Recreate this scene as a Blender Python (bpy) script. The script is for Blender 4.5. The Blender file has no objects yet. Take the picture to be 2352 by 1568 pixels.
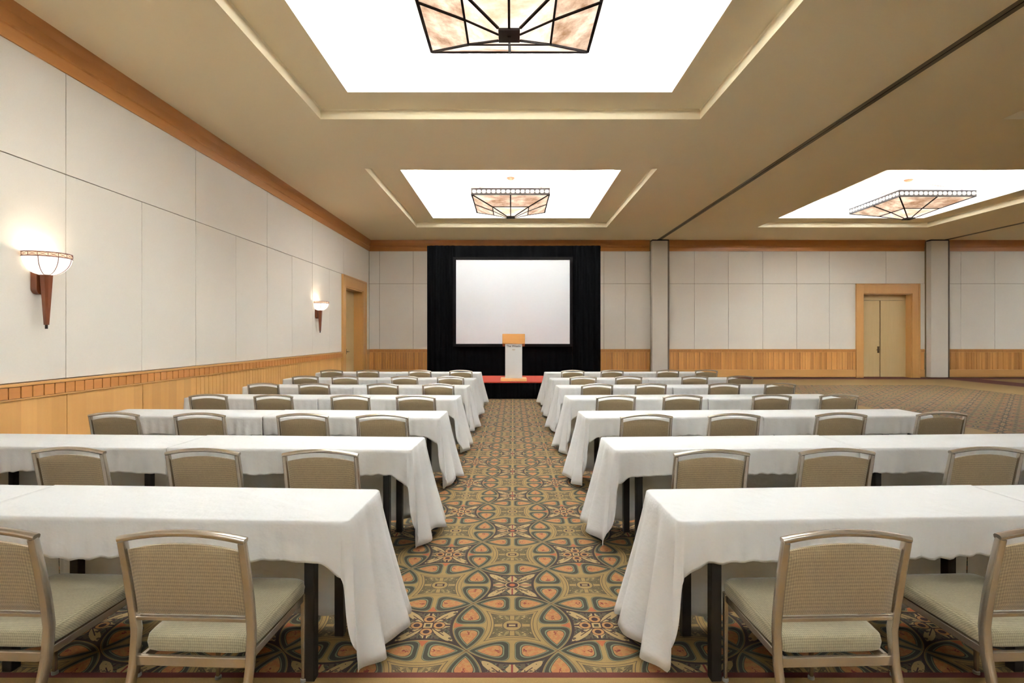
import bpy, bmesh, math, random
from mathutils import Vector, Matrix
PI = math.pi
sc = bpy.context.scene
COL = sc.collection
random.seed(7)

# ------------------------------------------------------------------ materials
def srgb(r, g, b):
    def f(c):
        c /= 255.0
        return c/12.92 if c <= 0.04045 else ((c+0.055)/1.055)**2.4
    return (f(r), f(g), f(b), 1.0)

def new_mat(name):
    m = bpy.data.materials.new(name); m.use_nodes = True
    nt = m.node_tree; nt.nodes.clear()
    return m, nt

def out(nt, sh):
    o = nt.nodes.new('ShaderNodeOutputMaterial'); nt.links.new(sh, o.inputs['Surface'])

def principled(nt, color=None, rough=0.5, metal=0.0, **kw):
    p = nt.nodes.new('ShaderNodeBsdfPrincipled')
    p.inputs['Roughness'].default_value = rough
    p.inputs['Metallic'].default_value = metal
    if color is not None:
        if isinstance(color, tuple): p.inputs['Base Color'].default_value = color
        else: nt.links.new(color, p.inputs['Base Color'])
    for k, v in kw.items():
        k = k.replace('_', ' ')
        if k in p.inputs: p.inputs[k].default_value = v
    return p

class V:
    """scalar node expression"""
    nt = None
    def __init__(s, sock): s.s = sock
    @staticmethod
    def op(o, *a):
        n = V.nt.nodes.new('ShaderNodeMath'); n.operation = o
        for i, x in enumerate(a):
            if isinstance(x, V): V.nt.links.new(x.s, n.inputs[i])
            else: n.inputs[i].default_value = x
        return V(n.outputs[0])
    def __add__(a, b): return V.op('ADD', a, b)
    def __radd__(a, b): return V.op('ADD', a, b)
    def __sub__(a, b): return V.op('SUBTRACT', a, b)
    def __rsub__(a, b): return V.op('SUBTRACT', b, a)
    def __mul__(a, b): return V.op('MULTIPLY', a, b)
    def __rmul__(a, b): return V.op('MULTIPLY', a, b)
    def __truediv__(a, b): return V.op('DIVIDE', a, b)
    def __lt__(a, b): return V.op('LESS_THAN', a, b)
    def __gt__(a, b): return V.op('GREATER_THAN', a, b)
    def abs(a): return V.op('ABSOLUTE', a)
    def floor(a): return V.op('FLOOR', a)
    def round(a): return V.op('ROUND', a)
    def sin(a): return V.op('SINE', a)
    def max(a, b): return V.op('MAXIMUM', a, b)
    def min(a, b): return V.op('MINIMUM', a, b)
    def sqrt(a): return V.op('SQRT', a)
    def mod(a, b): return V.op('FLOORED_MODULO', a, b)
    def inv(a): return V.op('SUBTRACT', 1.0, a)

def mixc(nt, a, b, f):
    n = nt.nodes.new('ShaderNodeMix'); n.data_type = 'RGBA'
    A, B, F = n.inputs[6], n.inputs[7], n.inputs[0]
    for s, x in ((A, a), (B, b)):
        if isinstance(x, tuple): s.default_value = x
        else: nt.links.new(x, s)
    if isinstance(f, V): nt.links.new(f.s, F)
    elif isinstance(f, float): F.default_value = f
    else: nt.links.new(f, F)
    return n.outputs[2]

def coords(nt, kind='Object'):
    n = nt.nodes.new('ShaderNodeTexCoord')
    s = nt.nodes.new('ShaderNodeSeparateXYZ'); nt.links.new(n.outputs[kind], s.inputs[0])
    return n.outputs[kind], V(s.outputs[0]), V(s.outputs[1]), V(s.outputs[2])

def comb(nt, x, y, z):
    c = nt.nodes.new('ShaderNodeCombineXYZ')
    for i, a in enumerate((x, y, z)):
        if isinstance(a, V): nt.links.new(a.s, c.inputs[i])
        else: c.inputs[i].default_value = a
    return c.outputs[0]

def noise(nt, vec, scale, detail=2.0, rough=0.5):
    n = nt.nodes.new('ShaderNodeTexNoise'); n.inputs['Scale'].default_value = scale
    n.inputs['Detail'].default_value = detail; n.inputs['Roughness'].default_value = rough
    nt.links.new(vec, n.inputs['Vector'])
    return V(n.outputs['Fac'])

def bump(nt, p, h, strength=0.3, dist=0.01):
    b = nt.nodes.new('ShaderNodeBump'); b.inputs['Strength'].default_value = strength
    b.inputs['Distance'].default_value = dist
    nt.links.new(h.s, b.inputs['Height']); nt.links.new(b.outputs[0], p.inputs['Normal'])

def simple(name, rgb, rough=0.5, metal=0.0, var=0.04, scale=6.0, **kw):
    m, nt = new_mat(name); V.nt = nt
    vec, x, y, z = coords(nt)
    c = srgb(*rgb); d = tuple([max(0, k*(1-var*3)) for k in c[:3]])+(1,)
    n = noise(nt, vec, scale, 3)
    p = principled(nt, mixc(nt, d, c, n), rough, metal, **kw)
    out(nt, p.outputs[0]); return m

def wood(name, base, dark, axis='z', rough=0.35, board=0.0, baxis='x', contrast=1.0, bw=0.12):
    m, nt = new_mat(name); V.nt = nt
    vec, x, y, z = coords(nt)
    S = {'x': x, 'y': y, 'z': z}
    sx, sy, sz = [S[a]*(1.2 if a == axis else 22.0) for a in 'xyz']
    g = noise(nt, comb(nt, sx, sy, sz), 1.0, 5, 0.6)
    sx, sy, sz = [S[a]*(0.4 if a == axis else 4.0) for a in 'xyz']
    g2 = noise(nt, comb(nt, sx, sy, sz), 1.0, 3, 0.6)
    f = ((g*0.6+g2*0.6)-0.1)*contrast
    col = mixc(nt, srgb(*base), srgb(*dark), f)
    if board:
        w = nt.nodes.new('ShaderNodeTexWhiteNoise'); w.noise_dimensions = '1D'
        idx = (S[baxis]/bw).floor()
        nt.links.new(idx.s, w.inputs['W'])
        col = mixc(nt, col, srgb(*[int(c*0.82) for c in dark]), V(w.outputs['Value'])*board)
    p = principled(nt, col, rough)
    out(nt, p.outputs[0]); return m

M = {}
M['maple_z'] = wood('maple_wood_vertical', (214, 162, 96), (196, 140, 76), 'z', 0.36)
M['maple_x'] = wood('maple_wood_across', (214, 162, 96), (194, 138, 74), 'x', 0.36)
M['maple_y'] = wood('maple_wood_lengthwise', (212, 158, 92), (194, 138, 74), 'y', 0.36)
M['crown_x'] = wood('crown_wood_across', (200, 136, 72), (180, 114, 54), 'x', 0.4)
M['crown_y'] = wood('crown_wood_lengthwise', (200, 136, 72), (180, 114, 54), 'y', 0.4)
M['boards_left'] = wood('wainscot_boards_left', (226, 176, 108), (210, 152, 84), 'z', 0.36, 0.35, 'y', 1.0, 0.19)
M['boards_back'] = wood('wainscot_boards_back', (230, 172, 100), (206, 136, 66), 'z', 0.36, 0.75, 'x', 1.0, 0.1)
M['door_leaf'] = wood('pale_door_veneer', (214, 186, 134), (196, 164, 108), 'z', 0.4)
M['lectern_wood'] = wood('lectern_wood', (222, 160, 84), (196, 128, 56), 'x', 0.3)
M['lectern_base'] = wood('lectern_base_wood', (232, 186, 120), (214, 160, 96), 'x', 0.35)
M['sconce_wood'] = wood('sconce_wood', (128, 66, 32), (92, 44, 20), 'z', 0.3)
M['ceiling'] = simple('ceiling_paint', (245, 228, 190), 0.9, var=0.01, scale=0.6)
M['coffer'] = simple('coffer_white_paint', (248, 247, 244), 0.9, var=0.003)
M['wall_back_fill'] = simple('wall_backing', (150, 130, 98), 0.9)
M['metal_dark'] = simple('dark_bronze', (38, 23, 15), 0.6, 0.0, Specular_IOR_Level=0.25)
M['copper'] = simple('aged_copper', (110, 56, 36), 0.6, 0.0)
M['track'] = simple('track_metal', (112, 98, 76), 0.6, 0.2)
M['black_gap'] = simple('dark_gap', (24, 20, 15), 0.9)
M['table_black'] = simple('black_lacquer', (26, 22, 20), 0.4)
M['table_top'] = simple('laminate_top', (150, 130, 100), 0.6)
M['chair_metal'] = simple('champagne_frame', (184, 172, 156), 0.26, 0.85, var=0.02)
M['glide'] = simple('grey_glide', (120, 115, 105), 0.4)
M['black_drape'] = simple('black_velour', (9, 9, 10), 1.0, var=0.1, Specular_IOR_Level=0.05)
M['screen_frame'] = simple('screen_frame_black', (20, 17, 17), 0.95, Specular_IOR_Level=0.1)
M['screen'] = simple('matte_white_screen', (202, 200, 198), 0.85, var=0.004, scale=0.5)
M['red'] = simple('red_stage_carpet', (168, 56, 34), 0.9, scale=30)
M['panel_white'] = simple('lectern_panel', (226, 223, 217), 0.6, var=0.005)
M['ink'] = simple('dark_lettering', (92, 84, 80), 0.7)
M['mark'] = simple('faint_mark', (214, 200, 176), 0.7)
M['partition'] = simple('partition_vinyl', (218, 207, 190), 0.7, var=0.01)
M['partition_edge'] = simple('partition_edge', (104, 88, 72), 0.6)
M['handle'] = simple('handle_bronze', (92, 72, 48), 0.35, 0.7)
M['lead'] = simple('leaded_strip', (120, 60, 45), 0.5, 0.3)

def wallpaper(name, rgb):
    m, nt = new_mat(name); V.nt = nt
    vec, x, y, z = coords(nt)
    n = noise(nt, comb(nt, x*40, y*40, z*160), 1.0, 3, 0.6)
    n2 = noise(nt, vec, 0.8, 2)
    a = srgb(*rgb); b = srgb(*[int(c*0.94) for c in rgb])
    p = principled(nt, mixc(nt, a, b, n*0.7+n2*0.4), 0.85)
    bump(nt, p, n, 0.15, 0.002)
    out(nt, p.outputs[0]); return m
M['wall_fabric'] = wallpaper('wall_fabric', (240, 231, 216))

def weave(name, c1, c2, scale=300):
    m, nt = new_mat(name); V.nt = nt
    vec, x, y, z = coords(nt)
    a = ((x*scale*2.0).sin()*0.5+0.5); b = (((z+y)*scale*1.3).sin()*0.5+0.5)
    n = noise(nt, vec, 120, 2)
    f = (a*0.35+b*0.3+n*0.5)
    p = principled(nt, mixc(nt, srgb(*c1), srgb(*c2), f), 0.85)
    p.inputs['Sheen Weight'].default_value = 0.15
    bump(nt, p, f, 0.5, 0.002)
    out(nt, p.outputs[0]); return m
M['fabric'] = weave('woven_beige_fabric', (86, 70, 46), (148, 126, 90), 430)
M['seat_fabric'] = weave('woven_sage_fabric', (92, 83, 60), (150, 138, 106), 430)

def cloth_mat():
    m, nt = new_mat('white_table_linen'); V.nt = nt
    vec, x, y, z = coords(nt)
    n = noise(nt, comb(nt, x*5.0, y*5.0, z*6.0), 1.0, 4, 0.55)
    p = principled(nt, srgb(238, 236, 232), 0.8)
    p.inputs['Sheen Weight'].default_value = 0.1
    bump(nt, p, n, 0.55, 0.03)
    t = nt.nodes.new('ShaderNodeBsdfTranslucent'); t.inputs[0].default_value = srgb(246, 238, 222)
    mx = nt.nodes.new('ShaderNodeMixShader'); mx.inputs[0].default_value = 0.2
    nt.links.new(p.outputs[0], mx.inputs[1]); nt.links.new(t.outputs[0], mx.inputs[2])
    out(nt, mx.outputs[0]); return m
M['cloth'] = cloth_mat()

def glow_glass(name, c1, c2, e1, e2, scale=3.0):
    """lit lamp glass: marbled emission over a glossy skin"""
    m, nt = new_mat(name); V.nt = nt
    vec, x, y, z = coords(nt)
    n = noise(nt, comb(nt, x*scale, y*scale*1.7, z*scale*4), 1.0, 5, 0.65)
    f = ((n-0.38)*3.0).max(0.0).min(1.0)
    col = mixc(nt, srgb(*c1), srgb(*c2), f)
    p = principled(nt, col, 0.25)
    nt.links.new(col, p.inputs['Emission Color'])
    st = f*(e2-e1)+e1
    nt.links.new(st.s, p.inputs['Emission Strength'])
    out(nt, p.outputs[0]); return m
M['lamp_glass'] = glow_glass('marbled_amber_glass', (252, 232, 208), (196, 138, 92), 0.36, 0.13, 2.2)
M['lamp_glass_inner'] = glow_glass('bright_alabaster_glass', (255, 244, 228), (244, 200, 160), 0.42, 0.29, 2.2)
M['bead_glass'] = glow_glass('lit_bead_glass', (206, 178, 150), (176, 138, 110), 0.5, 0.4, 8)
M['bowl_glass'] = glow_glass('lit_bowl_glass', (255, 252, 246), (255, 238, 218), 0.46, 0.34, 5)

# ------------------------------------------------------------------ carpet
def carpet_mat():
    m, nt = new_mat('patterned_carpet'); V.nt = nt
    vec, x, y, z = coords(nt)
    s = 0.4655; R = s*0.70711; y0 = 3.346
    X = x+0.004; Y = y-y0
    i = (X/s).round(); j = (Y/s).round()
    lx = X-i*s; ly = Y-j*s
    ax = lx.abs(); ay = ly.abs()
    a = ax.max(ay); b = ax.min(ay)
    pi_ = i.mod(2.0); pj = j.mod(2.0)
    par = (i+j).mod(2.0)                # 0 dark star, 1 light
    isB = par > 0.5
    isC = (pi_+pj) > 1.5
    isA = (pi_+pj) < 0.5
    r = (lx*lx+ly*ly).sqrt()
    dn = ((a-s)*(a-s)+b*b).sqrt()
    u = R-dn
    C = {k: srgb(*v) for k, v in dict(tan=(178, 150, 96), dark=(58, 34, 26), olive=(64, 60, 42), blue=(134, 144, 124),
         peach=(202, 150, 94), orange=(198, 108, 56), maroon=(66, 26, 24), cream=(198, 172, 128),
         khaki=(152, 136, 90), moss=(104, 92, 56), red=(150, 46, 34), grey=(100, 84, 62)).items()}
    fold = comb(nt, ax, ay, isA*3.0+isB*7.0)
    n1 = noise(nt, fold, 26, 1.5)
    n2 = noise(nt, comb(nt, a, b, isB*5.0+isC*9.0), 34, 1.0)
    n3 = noise(nt, vec, 40, 2)
    # light medallion (B)
    cB = mixc(nt, C['khaki'], C['moss'], (ax > ay)*0.9)
    cB = mixc(nt, cB, C['cream'], ((n1-0.53).abs() < 0.018)*0.7)
    cB = mixc(nt, cB, C['moss'], (n2 > 0.52)*0.8)
    cB = mixc(nt, cB, C['dark'], ((n2-0.52).abs() < 0.008)*0.8)
    cB = mixc(nt, cB, C['grey'], ((a-b).abs() < 0.0045))
    cB = mixc(nt, cB, C['tan'], (b < 0.013)*(a > 0.045))
    cB = mixc(nt, cB, C['grey'], ((b-0.0145).abs() < 0.0022)*(a > 0.05))
    cB = mixc(nt, cB, C['tan'], (r < 0.052))
    cB = mixc(nt, cB, C['grey'], ((r-0.052).abs() < 0.003))
    cB = mixc(nt, cB, C['maroon'], (ax < 0.03)*(ay < 0.018))
    cB = mixc(nt, cB, C['cream'], (ax < 0.018)*(ay < 0.008))
    cB = mixc(nt, cB, C['tan'], (u > -0.036))
    cB = mixc(nt, cB, C['grey'], ((u+0.036).abs() < 0.0025))
    cB = mixc(nt, cB, C['grey'], ((u+0.021).abs() < 0.002))
    # dark star (A and C)
    cA = mixc(nt, C['olive'], C['grey'], (n1 > 0.5))
    cA = mixc(nt, cA, C['maroon'], (n2 < 0.43))
    cA = mixc(nt, cA, C['blue'], ((n1-0.47).abs() < 0.018)*0.6)
    dg = (a-b)
    cA = mixc(nt, cA, C['cream'], (dg < (((a-0.03)*20.0).sin()*0.03+0.004))*(a < 0.15)*(n1 < 0.58))
    cA = mixc(nt, cA, C['maroon'], (dg < 0.004)*(a < 0.10))
    leaf = ((a*17.0).sin()*0.024+((a*95.0).sin())*0.008)
    cA = mixc(nt, cA, C['cream'], (b < leaf)*(a < 0.17))
    cA = mixc(nt, cA, C['red'], (b < 0.005)*(a < 0.16)*isA)
    cA = mixc(nt, cA, C['maroon'], (b < 0.007)*(a < 0.13)*isC*(a > 0.08))
    # curls on C
    rc = ((a-0.062)*(a-0.062)*1.0+b*b).sqrt()
    cA = mixc(nt, cA, C['maroon'], (rc < 0.036)*isC)
    cA = mixc(nt, cA, C['peach'], ((rc-0.025).abs() < 0.007)*isC)
    # centres
    cA = mixc(nt, cA, C['maroon'], (a < 0.032)*isC)
    cA = mixc(nt, cA, C['cream'], (a < 0.024)*isC)
    cA = mixc(nt, cA, C['olive'], (a < 0.013)*isC)
    cA = mixc(nt, cA, C['cream'], (r < 0.045)*isA)
    cA = mixc(nt, cA, C['maroon'], (r < 0.038)*isA)
    cA = mixc(nt, cA, C['orange'], (r < 0.018)*isA)
    cA = mixc(nt, cA, C['dark'], (u > -0.014))
    base = mixc(nt, cA, cB, isB)
    # lens with two petals
    t = (b-0.004)*0.8
    k = 0.045
    h = ((t-u).abs()*-1.0+k).max(0.0)/k
    mm = t.min(u)-(h*h*(k*0.25))
    lens = mixc(nt, C['tan'], C['dark'], (u < 0.0025)*0.8)
    lens = mixc(nt, lens, C['grey'], (mm > 0.0065))
    lens = mixc(nt, lens, C['blue'], (mm > 0.0085))
    lens = mixc(nt, lens, C['olive'], (mm > 0.0115))
    lens = mixc(nt, lens, C['blue'], (mm > 0.0285))
    lens = mixc(nt, lens, C['dark'], (mm > 0.034))
    lens = mixc(nt, lens, mixc(nt, C['peach'], C['orange'], (n3 > 0.5)*0.45), (mm > 0.0365))
    mid = noise(nt, comb(nt, x*1.0, y*1.0, 2.0), 60, 2)
    lens = mixc(nt, lens, C['red'], (((u-0.083+(mid-0.5)*0.05).abs()) < 0.0035)*(mm > 0.042))
    tri = (b < ((0.062-u)*0.5))*(u > 0.008)*isC
    lens = mixc(nt, lens, C['orange'], tri)
    col = mixc(nt, base, lens, u > 0.0)
    # layout: pattern fields, plain tan borders, maroon bands
    inX1 = (x > -4.35)*(x < 4.35)*(y > 2.475)*(y < 16.8)
    inX2 = (x > 7.93)*(x < 13.7)*(y > 2.475)*(y < 16.8)
    plain = mixc(nt, srgb(190, 160, 104), srgb(176, 146, 92), noise(nt, vec, 90, 3))
    col = mixc(nt, plain, col, inX1.max(inX2))
    l1 = (y > 2.440)*(y < 2.478)*(x > -4.38)*(x < 4.38)
    band = (x > 15.9)*(x < 17.1)
    band = band.max((x > 4.9)*(x < 6.1)*(y > 17.2))
    band = band.max(y > 19.05)
    col = mixc(nt, col, srgb(118, 44, 24), l1.max(band))
    pile = noise(nt, vec, 350, 2)
    col = mixc(nt, col, (0, 0, 0, 1), (pile-0.35)*0.4+0.55)
    mu = nt.nodes.new('ShaderNodeMix'); mu.data_type = 'RGBA'; mu.blend_type = 'MULTIPLY'; mu.inputs[0].default_value = 1.0
    nt.links.new(col, mu.inputs[6]); mu.inputs[7].default_value = (1.13, 1.0, 0.74, 1); col = mu.outputs[2]
    p = principled(nt, col, 0.95)
    bump(nt, p, pile, 0.4, 0.004)
    out(nt, p.outputs[0]); return m
M['carpet'] = carpet_mat()

# ------------------------------------------------------------------ mesh builder
class MB:
    def __init__(s): s.v = []; s.f = []
    def add(s, vs, fs):
        o = len(s.v); s.v += [tuple(p) for p in vs]; s.f += [tuple(o+i for i in f) for f in fs]
    def box(s, x0, x1, y0, y1, z0, z1):
        vs = [(x, y, z) for z in (z0, z1) for y in (y0, y1) for x in (x0, x1)]
        s.add(vs, [(0, 2, 3, 1), (4, 5, 7, 6), (0, 1, 5, 4), (2, 6, 7, 3), (0, 4, 6, 2), (1, 3, 7, 5)])
    def hexa(s, b, t):
        s.add(list(b)+list(t), [(3, 2, 1, 0), (4, 5, 6, 7), (0, 1, 5, 4), (1, 2, 6, 5), (2, 3, 7, 6), (3, 0, 4, 7)])
    def sweep(s, path, w, h, up=(0, 0, 1), n=0, scales=None, exp=4.0):
        """superellipse section (w along side, h along up-ish) swept along a path"""
        path = [Vector(p) for p in path]; up = Vector(up)
        N = n or 12; rings = []
        for i, p in enumerate(path):
            a = path[max(0, i-1)]; b = path[min(len(path)-1, i+1)]
            t = (b-a).normalized()
            side = t.cross(up)
            if side.length < 1e-4: side = t.cross(Vector((1, 0, 0)))
            side.normalize(); u2 = side.cross(t).normalized()
            k = scales[i] if scales else 1.0
            ring = []
            for q in range(N):
                th = 2*PI*(q+0.5)/N
                c, d = math.cos(th), math.sin(th)
                cx = math.copysign(abs(c)**(2/exp), c)*w/2*k; cy = math.copysign(abs(d)**(2/exp), d)*h/2*k
                ring.append(p+side*cx+u2*cy)
            rings.append(ring)
        o = len(s.v)
        for r in rings: s.v += [tuple(p) for p in r]
        for i in range(len(rings)-1):
            for q in range(N):
                a = o+i*N+q; b = o+i*N+(q+1) % N
                s.f.append((a, a+N, b+N, b))
        s.f.append(tuple(o+q for q in range(N))); s.f.append(tuple(o+(len(rings)-1)*N+q for q in reversed(range(N))))
    def tube(s, path, r, n=8, scales=None): s.sweep(path, 2*r, 2*r, n=n, scales=scales, exp=2.0)
    def lathe(s, prof, cx=0, cy=0, n=32, cap=True):
        o = len(s.v)
        for (r, z) in prof:
            for q in range(n):
                th = 2*PI*q/n; s.v.append((cx+r*math.cos(th), cy+r*math.sin(th), z))
        for i in range(len(prof)-1):
            for q in range(n):
                a = o+i*n+q; b = o+i*n+(q+1) % n
                s.f.append((a, b, b+n, a+n))
        if cap:
            s.f.append(tuple(o+q for q in reversed(range(n)))); s.f.append(tuple(o+(len(prof)-1)*n+q for q in range(n)))
    def build(s, name, mat, parent=None, smooth=False, bevel=0.0, solid=0.0, auto=True):
        me = bpy.data.meshes.new(name); me.from_pydata(s.v, [], s.f); me.update()
        bm = bmesh.new(); bm.from_mesh(me); bmesh.ops.recalc_face_normals(bm, faces=bm.faces[:]); bm.to_mesh(me); bm.free()
        me.materials.append(mat)
        if smooth:
            me.polygons.foreach_set('use_smooth', [True]*len(me.polygons))
            if auto: me.set_sharp_from_angle(angle=math.radians(42))
        ob = bpy.data.objects.new(name, me); COL.objects.link(ob)
        if parent: ob.parent = parent
        if bevel:
            b = ob.modifiers.new('bevel', 'BEVEL'); b.width = bevel; b.segments = 2; b.limit_method = 'ANGLE'
        if solid:
            b = ob.modifiers.new('solid', 'SOLIDIFY'); b.thickness = solid; b.offset = 0
        return ob

def empty(name, loc, rz=0.0):
    o = bpy.data.objects.new(name, None); o.location = loc; o.rotation_euler = (0, 0, rz)
    o.empty_display_size = 0.1; COL.objects.link(o); return o
def tag(o, label, cat, group=None):
    o['label'] = label; o['category'] = cat
    if group: o['group'] = group
    return o
def struct(o): o['kind'] = 'structure'; return o
def copy_tree(o, parent=None):
    c = o.copy(); COL.objects.link(c)
    if parent: c.parent = parent
    for ch in list(o.children): copy_tree(ch, c)
    return c

# ------------------------------------------------------------------ room shell
XL, XR, YB, YF = -5.45, 26.9, 19.75, -9.0
ZC, Z2, Z3 = 5.20, 5.365, 5.92
CAP = 1.08
b = MB(); b.add([(XL-.5, YF-.3, 0), (XR+.3, YF-.3, 0), (XR+.3, YB+.6, 0), (XL-.5, YB+.6, 0)], [(0, 1, 2, 3)])
struct(b.build('floor', M['carpet']))

# coffers: (outer x0,x1,y0,y1, inner x0,x1,y0,y1)
P = 8.66
coffers = []
for k in (-1, 0, 1):
    y0 = 11.23+(k-1)*P; y1 = y0+6.10
    coffers.append((-3.20, 3.12, y0, y1, -2.56, 2.46, y0+.62, y1-.61, 1.45 if k == -1 else 1.0))
    coffers.append((8.14, 13.80, y0, y1, 8.45, 13.18, y0+.62, y1-.61, 1.0 if k == 1 else 0.12))
for k in (0, 1):
    y0 = 11.23+(k-1)*P; y1 = y0+6.10
    coffers.append((18.9, 24.6, y0, y1, 19.3, 24.0, y0+.62, y1-.61, 0.5))

def holed(mb, x0, x1, y0, y1, z, holes):
    xs = sorted(set([x0, x1]+[h[0] for h in holes]+[h[1] for h in holes]))
    ys = sorted(set([y0, y1]+[h[2] for h in holes]+[h[3] for h in holes]))
    for i in range(len(xs)-1):
        for j in range(len(ys)-1):
            cx, cy = (xs[i]+xs[i+1])/2, (ys[j]+ys[j+1])/2
            if any(h[0] < cx < h[1] and h[2] < cy < h[3] for h in holes): continue
            mb.add([(xs[i], ys[j], z), (xs[i+1], ys[j], z), (xs[i+1], ys[j+1], z), (xs[i], ys[j+1], z)], [(3, 2, 1, 0)])
b = MB()
holed(b, XL-.1, XR+.1, YF-.1, YB+.1, ZC, [c[:4] for c in coffers])
for c in coffers:
    X0, X1, Y0, Y1 = c[:4]; bev = 0.02
    # sloped step up to the tan tray
    o = [(X0, Y0), (X1, Y0), (X1, Y1), (X0, Y1)]
    i_ = [(X0+bev, Y0+bev), (X1-bev, Y0+bev), (X1-bev, Y1-bev), (X0+bev, Y1-bev)]
    zb = Z2-0.02
    for k in range(4):
        p, q = o[k], o[(k+1) % 4]; r, t = i_[(k+1) % 4], i_[k]
        b.add([(*p, ZC), (*q, ZC), (*q, zb), (*p, zb)], [(0, 1, 2, 3)])
        b.add([(*p, zb), (*q, zb), (*r, Z2), (*t, Z2)], [(0, 1, 2, 3)])
    holed(b, X0+bev, X1-bev, Y0+bev, Y1-bev, Z2, [c[4:8]])
ceil_ob = struct(b.build('ceiling', M['ceiling']))
for n, c in enumerate(coffers):
    x0, x1, y0, y1 = c[4:8]; g = 0.45; u = 0.25; th = 0.03
    b = MB()
    # upstand lip
    b.box(x0-th, x0, y0-th, y1+th, Z2+.001, Z2+u); b.box(x1, x1+th, y0-th, y1+th, Z2+.001, Z2+u)
    b.box(x0, x1, y0-th, y0, Z2+.001, Z2+u); b.box(x0, x1, y1, y1+th, Z2+.001, Z2+u)
    # pocket floor, walls and raised cap
    holed(b, x0-g, x1+g, y0-g, y1+g, Z2+0.02, [(x0-th, x1+th, y0-th, y1+th)])
    b.add([(x0-g, y0-g, Z3), (x1+g, y0-g, Z3), (x1+g, y1+g, Z3), (x0-g, y1+g, Z3)], [(3, 2, 1, 0)])
    for (p, q) in (((x0-g, y0-g), (x1+g, y0-g)), ((x1+g, y0-g), (x1+g, y1+g)), ((x1+g, y1+g), (x0-g, y1+g)), ((x0-g, y1+g), (x0-g, y0-g))):
        b.add([(*p, Z2+.02), (*q, Z2+.02), (*q, Z3), (*p, Z3)], [(0, 1, 2, 3)])
    struct(b.build('trim_%d' % (n+20), M['coffer']))
    # cove lighting hidden in the pocket
    E = COVE = 28.0
    TLT = math.radians(24)
    for (cx, cy, lx, ly, rot) in (((x0+x1)/2, y0-g/2, x1-x0+.4, .2, (PI-TLT, 0, 0)), ((x0+x1)/2, y1+g/2, x1-x0+.4, .2, (PI+TLT, 0, 0)),
                             (x0-g/2, (y0+y1)/2, .2, y1-y0+.2, (0, PI+TLT, 0)), (x1+g/2, (y0+y1)/2, .2, y1-y0+.2, (0, PI-TLT, 0))):
        L = bpy.data.lights.new('cove_strip', 'AREA'); L.shape = 'RECTANGLE'; L.size = lx; L.size_y = ly
        L.energy = E*max(lx, ly)*c[8]; L.color = (0.86, 0.945, 1.03)
        lo = bpy.data.objects.new('cove_strip', L); lo.location = (cx, cy, Z2+.09); lo.rotation_euler = rot
        COL.objects.link(lo)

# ---- left wall
def panel_boxes(mb, fix, axis, seams, z0, z1, face, thick=0.02, gap=0.005):
    for s0, s1 in zip(seams[:-1], seams[1:]):
        if axis == 'y': mb.box(min(fix, fix+thick*face), max(fix, fix+thick*face), s0+gap, s1-gap, z0+gap, z1-gap)
        else: mb.box(s0+gap, s1-gap, min(fix, fix+thick*face), max(fix, fix+thick*face), z0+gap, z1-gap)
DL0, DL1, DTOP = 16.92, 18.87, 3.20      # left door opening
b = MB()
for (y0, y1, z0, z1) in ((YF, DL0, 0, ZC), (DL1, YB+.1, 0, ZC), (DL0, DL1, DTOP, ZC)):
    b.box(XL-.45, XL-.02, y0, y1, z0, z1)
wl = struct(b.build('wall_left', M['wall_back_fill']))
ys = [6.35+1.30*k for k in range(-12, 11)]
ys = [y for y in ys if y < YB-.4]
lowseams = [YF]+[y for y in ys if y > YF+.2 and y < 16.4]+[16.56]
upseams = [YF]+[y for k, y in enumerate(ys) if y > YF+.2 and (round((y-6.35)/1.30) % 2 == 0)]+[YB-.02]
b = MB()
panel_boxes(b, XL-.02, 'y', lowseams, CAP, 3.565, 1)
b.box(XL-.02, XL, 19.27, YB-.02, CAP, 3.565)
panel_boxes(b, XL-.02, 'y', upseams, 3.565, 4.80, 1)
b.build('fabric_panels', M['wall_fabric'], wl, bevel=0.003)
# ---- back wall
DB0, DB1, DBC, DBTOP = 13.28, 15.12, 14.12, 3.19
b = MB()
for (x0, x1, z0, z1) in ((XL-.45, DB0, 0, ZC), (DB1, XR+.3, 0, ZC), (DB0, DB1, DBTOP, ZC)):
    b.box(x0, x1, YB+.02, YB+.45, z0, z1)
wb = struct(b.build('wall_back', M['wall_back_fill']))
def bx(px): return (px-1178)*YB/1196
b = MB()
for seams in ([XL]+[bx(v) for v in (872, 949, 1027, 1105, 1183, 1261, 1339, 1387, 1436)]+[5.22],
              [5.86]+[bx(v) for v in (1595, 1673, 1752, 1830, 1905)]+[13.0],
              [16.36]+[bx(v) for v in (2207, 2285, 2363, 2441, 2519)]+[24.0, 25.4, XR]):
    panel_boxes(b, YB+.02, 'x', seams, CAP, 3.565, -1, gap=0.006)
b.box(15.44, 15.62, YB, YB+.02, CAP, 3.565)
for seams in ([XL]+[bx(v) for v in (872, 949, 1105, 1261, 1339, 1387, 1436)]+[5.22],
              [5.86]+[bx(v) for v in (1595, 1673, 1752, 1830, 1905, 2035)]+[15.62],
              [16.36]+[bx(v) for v in (2207, 2285, 2363, 2441, 2519)]+[24.0, 25.4, XR]):
    panel_boxes(b, YB+.02, 'x', seams, 3.565, 4.80, -1, gap=0.006)
b.build('fabric_panels', M['wall_fabric'], wb, bevel=0.003)
b = MB(); b.box(XR, XR+.3, YF, YB+.1, 0, ZC); struct(b.build('wall_right', M['wall_fabric']))
b = MB(); b.box(XL-.45, XR+.3, YF-.3, YF, 0, ZC); struct(b.build('wall_front', M['wall_fabric']))

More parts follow.
